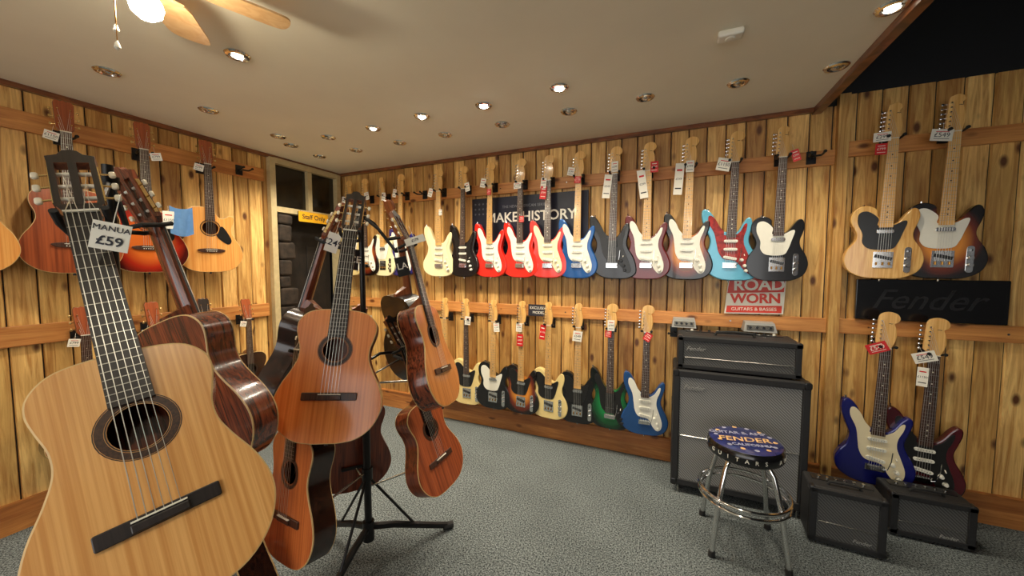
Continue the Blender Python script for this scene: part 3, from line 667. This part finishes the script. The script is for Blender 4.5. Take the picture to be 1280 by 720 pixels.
def cardtag(p,up,f,w,h,mt,txt=None,txt2=None):
    b=B(); b.box((0,0,0),(w,.0015,h),mt)
    if txt: b.text(txt,(0,-.002,-h*.18 if txt2 else 0),h*.46,'ink' if mt=='card' else 'card',ext=.0003,bold=.0004)
    if txt2: b.text(txt2,(0,-.002,h*.28),h*.27,'ink',ext=.0003)
    b.cyl((0,0,h/2),(.0,.01,h/2+.06),.0008,.0008,'card',n=5)
    b.finish("price_tag",place(p,up,f))
cardtag((-1.035,.350,1.560),(.25,.1,1),(.8,-.5,.1),.056,.056,'card','£59','MANUA')
cardtag((-1.30,1.10,1.60),(.5,0,1),(.7,-.7,0),.05,.085,'card','£249')
cardtag((-1.25,1.15,1.53),(.15,0,1),(.7,-.7,0),.06,.09,'blk','ACE')
cardtag((-1.12,1.32,1.50),(-.3,0,1),(.7,-.7,0),.055,.09,'blk','LA')
cardtag((-1.07,1.35,1.62),(-.5,0,1),(.7,-.7,0),.09,.035,'card','£179')
b=B(); n=8
vs=[]
for i in range(n+1):
    for j in range(n+1):
        u=i/n; v=j/n; vs.append(((u-.5)*.12,.012*math.sin(u*9+v*2),-v*.19-.02*math.sin(u*3.1)))
b.add(vs,[(i*(n+1)+j,i*(n+1)+j+1,(i+1)*(n+1)+j+1,(i+1)*(n+1)+j) for i in range(n) for j in range(n)],'bluecloth')
b.finish("polishing_cloth",place((-3.14,1.42,1.92),(0,0,1),(1,-.4,0)))

# ------------------------------------------------------------ signs
b=B(); b.M=Matrix.Translation((-1.135,D-.030,1.765)); b.box((0,0,0),(1.07,.010,.70),'navy')
for i in range(6): b.box((-.38+.03*(i%2),-.0060,-.30+i*.045),(.30,.001,.018),'postred' if i%2 else 'postgrey')
for i in range(5):
    for j in range(3): b.text("*",(-.50+i*.04,-.0062,.20+j*.045),.045,'postgrey',ext=.0003)
for i in range(4): b.box((.33,-.006,-.28+i*.06),(.34,.001,.018),'postred',Matrix.Rotation(.2,3,'Y'))
b.text("MAKE HISTORY.",(.04,-.0065,.165),.118,'card',ext=.0005,bold=.002); b.text("THE NEW AMERICAN SERIES",(-.02,-.0065,.26),.033,'postgrey',ext=.0005)
b.finish("promotional_poster")
b=B(); b.M=Matrix.Translation((.555,D-.030,1.305))@Matrix.Rotation(-.03,4,'Y')
b.prism([(-.185,-.132),(.160,-.132),(.178,.125),(-.158,.115)],-.004,.004,'card','card',.001)
b.prism([(-.175,-.124),(.150,-.124),(.153,-.075),(-.168,-.077)],-.0055,-.004,'signred'); b.prism([(-.166,.012),(.163,.018),(.170,.118),(-.152,.108)],-.0055,-.004,'signred')
b.text("ROAD",(.02,-.0068,.065),.105,'card',ext=.0005,bold=.003); b.text("WORN",(.0,-.0068,-.028),.090,'signred',ext=.0005,bold=.003); b.text("GUITARS & BASSES",(-.01,-.0068,-.100),.032,'card',ext=.0005); b.text("Genuine",(-.08,-.0068,.135),.05,'signred',ext=.0005,shear=.3,bold=.001)
b.finish("advertising_sign")
b=B(); b.M=Matrix.Translation((1.42,D-.030,1.295)); b.rbox((0,0,0),(.66,.02,.25),'blackbody',r=.006,bev=.003); b.text("Fender",(-.02,-.0115,0),.17,'logod',ext=.001,shear=.45); b.finish("brand_plaque")
b=B(); b.M=Matrix.Translation((-1.02,D-.030,1.12)); b.box((0,0,0),(.19,.006,.10),'ink'); b.text("EXCLUSIVE",(0,-.004,.02),.033,'card',ext=.0004); b.text("MODEL",(0,-.004,-.02),.033,'card',ext=.0004); b.finish("shop_sign")

# ------------------------------------------------------------ amplifiers
def pipe_rect(b,w,h,y,r,mt):
    b.tube([(x,y,z) for x,z in rrect(w,h,.012,3)],r,mt,n=6,closed=True)
def knob(b,x,y,z,r,axis,mt):
    b.lathe([(r,0),(r*.9,-.010 if axis=='Y' else .010),(0,-.010 if axis=='Y' else .010)],(x,y,z),mt,n=12,axis=axis)
b=B(); W,Hh,Dp=.73,.775,.35
b.rbox((0,Dp/2,Hh/2),(W,Dp,Hh),'tolex',r=.018,bev=.012)
for (x,z,w,h) in ((0,Hh-.024,W-.004,.042),(0,.024,W-.004,.042),(-W/2+.021,Hh/2,.038,Hh-.01),(W/2-.021,Hh/2,.038,Hh-.01)): b.rbox((x,-.006,z),(w,.024,h),'tolex',r=.008,bev=.005)
b.box((0,-.003,Hh/2),(W-.084,.010,Hh-.09),'grille'); pipe_rect(b,W-.088,Hh-.094,-.010,.003,'nickel')
b.text("Fender",(-.245,-.012,Hh-.11),.042,'logo',ext=.002,shear=.4)
for sx in(-1,1):
    for sz in (0,1):
        b.rbox((sx*(W/2-.016),.012,.02+sz*(Hh-.04)),(.038,.065,.044),'blk',r=.014,bev=.006)
    b.rbox((sx*(W/2+.001),Dp/2,Hh*.62),(.006,.16,.05),'blk',r=.003,bev=.001)
    for y in(.05,Dp-.05): b.lathe([(0,-.012),(.026,-.012),(.026,.012),(0,.012)],(sx*(W/2-.06),y,-.024),'rubber',n=16,axis='Y'); b.box((sx*(W/2-.06),y,-.005),(.03,.03,.016),'bmetal')
b.finish("speaker_cabinet",Matrix.Translation((.415,2.575,.05)))
b=B(); W,Hh,Dp=.665,.215,.25
b.rbox((0,Dp/2,Hh/2),(W,Dp,Hh),'tolex',r=.016,bev=.010)
for (x,z,w,h) in ((0,Hh-.018,W-.004,.030),(0,.016,W-.004,.028),(-W/2+.018,Hh/2,.032,Hh-.01),(W/2-.018,Hh/2,.032,Hh-.01)): b.rbox((x,-.006,z),(w,.022,h),'tolex',r=.007,bev=.004)
b.box((0,-.003,Hh/2),(W-.07,.01,Hh-.06),'grilled'); pipe_rect(b,W-.075,Hh-.066,-.009,.003,'nickel')
b.text("Fender",(-.23,-.011,Hh*.62),.038,'logo',ext=.002,shear=.4)
b.box((0,.20,Hh+.002),(W*.85,.06,.006),'blk')
for i in range(10): knob(b,-.24+i*.053,.20,Hh+.004,.009,'Z','white' if i%3==0 else 'blk')
b.tube([(-.11,.09,Hh),(-.10,.09,Hh+.022),(0,.09,Hh+.028),(.10,.09,Hh+.022),(.11,.09,Hh)],.009,'rubber',8)
for sx in(-1,1): b.rbox((sx*(W/2-.015),.012,Hh-.018),(.034,.055,.038),'blk',r=.012,bev=.006); b.rbox((sx*(W/2-.015),.012,.018),(.034,.055,.036),'blk',r=.012,bev=.006)
for sx in(-1,1):
    for y in (.04,.21): b.lathe([(0,-.006),(.014,-.006),(.012,.002),(0,.002)],(sx*.27,y,-.001),'rubber',n=10)
b.finish("amplifier_head",Matrix.Translation((.405,2.60,.832)))
for (x,w) in ((.115,.16),(.575,.19)):
    b=B(); b.M=Matrix.Translation((x,2.895,1.060)); 
    vs=[(-w/2,-.05,0),(w/2,-.05,0),(w/2,.045,0),(-w/2,.045,0),(-w*.44,-.03,.060),(w*.44,-.03,.060),(w*.44,.04,.065),(-w*.44,.04,.065)]
    b.add(vs,[(3,2,1,0),(0,1,5,4),(1,2,6,5),(2,3,7,6),(3,0,4,7),(4,5,6,7)],'logo')
    b.box((0,-.044,.03),(w*.8,.004,.03),'nickel',Matrix.Rotation(-.32,3,'X'))
    for i in range(4): knob(b,-w*.3+i*w*.2,-.046,.032,.009,'Y','blk')
    b.finish("effects_pedal")
def combo(W,Hh,Dp,mw):
    b=B(); b.rbox((0,Dp/2,Hh/2),(W,Dp,Hh),'tolex',r=.014,bev=.009)
    for (x,z,w,h) in ((0,Hh-.016,W-.004,.028),(0,.016,W-.004,.028),(-W/2+.018,Hh/2,.032,Hh-.01),(W/2-.018,Hh/2,.032,Hh-.01)): b.rbox((x,-.005,z),(w,.018,h),'tolex',r=.006,bev=.003)
    b.box((0,-.002,Hh/2),(W-.06,.008,Hh-.06),'grilled'); pipe_rect(b,W-.07,Hh-.066,-.007,.0018,'nickel')
    b.text("Fender",(W*.2,-.008,Hh*.17),.026,'logo',ext=.001,shear=.3)
    b.box((0,Dp*.66,Hh+.001),(W*.82,Dp*.34,.006),'blk')
    for i in range(6): knob(b,-W*.3+i*W*.12,Dp*.66,Hh+.003,.009,'Z','nickel')
    b.tube([(-.07,Dp*.3,Hh),(-.06,Dp*.3,Hh+.018),(0,Dp*.3,Hh+.022),(.06,Dp*.3,Hh+.018),(.07,Dp*.3,Hh)],.007,'rubber',8)
    for sx in(-1,1):
        for z in (.014,Hh-.014): b.rbox((sx*(W/2-.012),.010,z),(.028,.045,.032),'blk',r=.010,bev=.005)
        for y in (.04,Dp-.04): b.lathe([(0,-.012),(.012,-.012),(.014,.002),(0,.002)],(sx*(W/2-.04),y,0),'rubber',n=10)
    b.finish("combo_amplifier",mw)
combo(.315,.30,.165,Matrix.Translation((.895,2.375,.012))@Matrix.Rotation(-.06,4,'Z'))
combo(.34,.235,.16,Matrix.Translation((1.34,2.62,.012)))

# ------------------------------------------------------------ bar stool
b=B(); zt=.585
b.lathe([(0,zt),(.10,zt-.001),(.15,zt-.006),(.168,zt-.014)],(0,0,0),'seatnavy',n=40)
FL=Matrix.Rotation(math.radians(12),3,'Z')@Matrix.Rotation(math.radians(-90),3,'X')
b.text("FENDER",(-.01,-.03,zt+.0005),.070,'seatgold',rot=FL,ext=.0006,bold=.001,shear=.2)
b.text("GUITAR & AMP",(-.03,.045,zt+.0003),.042,'seatgrey',rot=FL,ext=.0006,bold=.001)
b.text("CALIFORNIA",(.02,-.085,zt+.0003),.034,'seatgrey',rot=FL,ext=.0006,bold=.001)
for i in range(14):
    a=i*2*math.pi/14; b.lathe([(0,.0008),(.010,.0006),(.012,0)],(.135*math.cos(a),.135*math.sin(a),zt-.004),'seatgrey' if i%2 else 'seatgold',n=8)
b.lathe([(.168,zt-.014),(.176,zt-.026),(.178,zt-.045),(.178,zt-.070),(.172,zt-.080)],(0,0,0),'blackbody',n=40)
b.lathe([(.172,zt-.080),(.150,zt-.088),(0,zt-.088)],(0,0,0),'bmetal',n=40)
txt="GUITARS AMPS BASSES DRUMS"
for i,ch in enumerate(txt):
    if ch==' ': continue
    a=math.radians(-150+i*13.5)
    rot=Matrix.Rotation(a+math.pi/2,3,'Z'); b.text(ch,(.1795*math.cos(a),.1795*math.sin(a),zt-.05),.028,'card',rot=rot,ext=.0005)
for i in range(4):
    a=math.radians(45+90*i+3); d=Vector((math.cos(a),math.sin(a),0))
    b.tube([d*.06+Vector((0,0,zt-.095)),d*.125+Vector((0,0,zt-.10)),d*.15+Vector((0,0,zt-.14)),d*.195+Vector((0,0,.28)),d*.235+Vector((0,0,.02))],.0125,'chrome',12)
    b.cyl(d*.234+Vector((0,0,.03)),d*.237,.016,.017,'rubber',12)
for r,z in ((.207,.265),(.210,.300)):
    b.tube([(r*math.cos(t*math.pi/20),r*math.sin(t*math.pi/20),z) for t in range(40)],.009,'chrome',10,closed=True)
b.finish("bar_stool",Matrix.Translation((.40,2.22,0)))

# ------------------------------------------------------------ ceiling fixtures
dl=[(.78,1.94,1),(.76,2.39,0),(.33,2.38,0),(-.15,2.36,0),(-.62,2.37,0),(-1.11,2.39,0),(-1.60,2.40,0),(-2.04,2.40,0),(-2.52,2.40,0),(-2.97,2.40,0),
(-.59,2.04,2),(-1.09,2.07,2),(-1.55,2.05,2),(-2.01,2.08,1),(-2.47,2.08,0),(-2.92,2.09,0),(-2.81,1.91,0),(-2.76,1.42,0),(-2.70,.94,0),(-1.92,1.12,1),
(-.2,-.2,0),(-2.4,-.3,0),(-1.2,-1.2,0)]
dmesh={}
for (x,y,hot) in dl:
    if hot not in dmesh:
        b=B()
        b.lathe([(.052,0),(.054,-.004),(.048,-.010),(.036,-.012),(.033,-.006),(.031,-.001)],(0,0,0),'chrome',n=24)
        b.lathe([(.031,-.001),(0,-.001)],(0,0,0),'bmetal',n=24)
        b.lathe([(0,-.020),(.012,-.018),(.022,-.010),(.024,-.001)],(0,0,0),'bulbhot' if hot==2 else ('bulb' if hot else 'nickel'),n=16)
        dmesh[hot]=b.finish("recessed_downlight",Matrix.Translation((x,y,CZ)))
    else: link_copy(dmesh[hot],Matrix.Translation((x,y,CZ)),"recessed_downlight")
    li=bpy.data.lights.new("downlight_lamp",'SPOT'); li.energy=30 if hot<2 else 44; li.color=(1,.88,.69); li.spot_size=math.radians(125); li.spot_blend=1.0; li.shadow_soft_size=.03
    lo=bpy.data.objects.new("downlight_lamp",li); scn.collection.objects.link(lo); lo.location=(x,y,CZ-.03)
b=B(); b.M=Matrix.Translation((.224,1.867,CZ)); b.rbox((0,0,-.014),(.10,.06,.028),'white',r=.010,bev=.008); b.lathe([(0,-.034),(.016,-.032),(.022,-.026)],(0,0,0),'white',n=16); b.finish("smoke_detector")
b=B(); 
b.lathe([(.075,.215),(.07,.19),(.03,.175)],(0,0,0),'brass',n=24); b.cyl((0,0,.15),(0,0,.2),.02,.02,'brass')
b.lathe([(.03,.175),(.085,.16),(.10,.14),(.10,.115),(.075,.09),(.045,.075)],(0,0,0),'brass',n=32)
for i in range(5):
    a=math.radians(66+72*i); b.M=Matrix.Rotation(a,4,'Z')
    b.box((.12,0,.118),(.09,.03,.006),'brass')
    o=catmull([(.14,-.050),(.25,-.064),(.34,-.066),(.378,-.052),(.388,0),(.378,.052),(.34,.066),(.25,.064),(.14,.050)],k=3)
    if area(o)<0:o=o[::-1]
    n=len(o); tl=lambda y:y*.18
    b.add([(p[0],p[1],.112+tl(p[1])) for p in o]+[(p[0],p[1],.119+tl(p[1])) for p in o],[tuple(range(n))[::-1],tuple(range(n,2*n))]+[(i2,(i2+1)%n,n+(i2+1)%n,n+i2) for i2 in range(n)],'fanwood')
b.M=Matrix.Identity(4)
b.lathe([(.045,.075),(.040,.055),(.028,.035)],(0,0,0),'brass',n=24)
b.lathe([(.026,.036),(.036,.024),(.041,.004),(.036,-.016),(.02,-.030),(0,-.034)],(0,0,0),'globe',n=32)
for (x,y,l) in ((-.06,-.05,.12),(.01,-.075,.20)):
    b.cyl((x,y,.06),(x,y,.06-l),.0015,.0015,'brass',n=5); b.lathe([(0,0),(.005,-.008),(.008,-.022),(0,-.03)],(x,y,.06-l),'white',n=10)
    b.cyl((x*.5,y*.5,.07),(x,y,.06),.0015,.0015,'brass',n=5)
fan=b.finish("added_fill_fan",Matrix.Translation((-1.503,.62,2.30)))
link_copy(fan,Matrix.Translation((-.6,-1.5,2.30))@Matrix.Rotation(.5,4,'Z'),"added_fill_fan")  # unseen second fan, added so its glowing globe brightens the ceiling

# ------------------------------------------------------------ world, camera
w=bpy.data.worlds.new("world"); scn.world=w; w.use_nodes=True; bg=w.node_tree.nodes["Background"]; bg.inputs[0].default_value=(.98,.97,.95,1); bg.inputs[1].default_value=2.8
cam=bpy.data.cameras.new("camera"); co=bpy.data.objects.new("camera",cam); scn.collection.objects.link(co)
cam.lens=36*450/1280; cam.clip_start=.02; co.location=(0,0,1.5); co.rotation_euler=(math.pi/2-math.radians(3.43),0,math.radians(23.4)); scn.camera=co
scn.view_settings.view_transform='Standard'
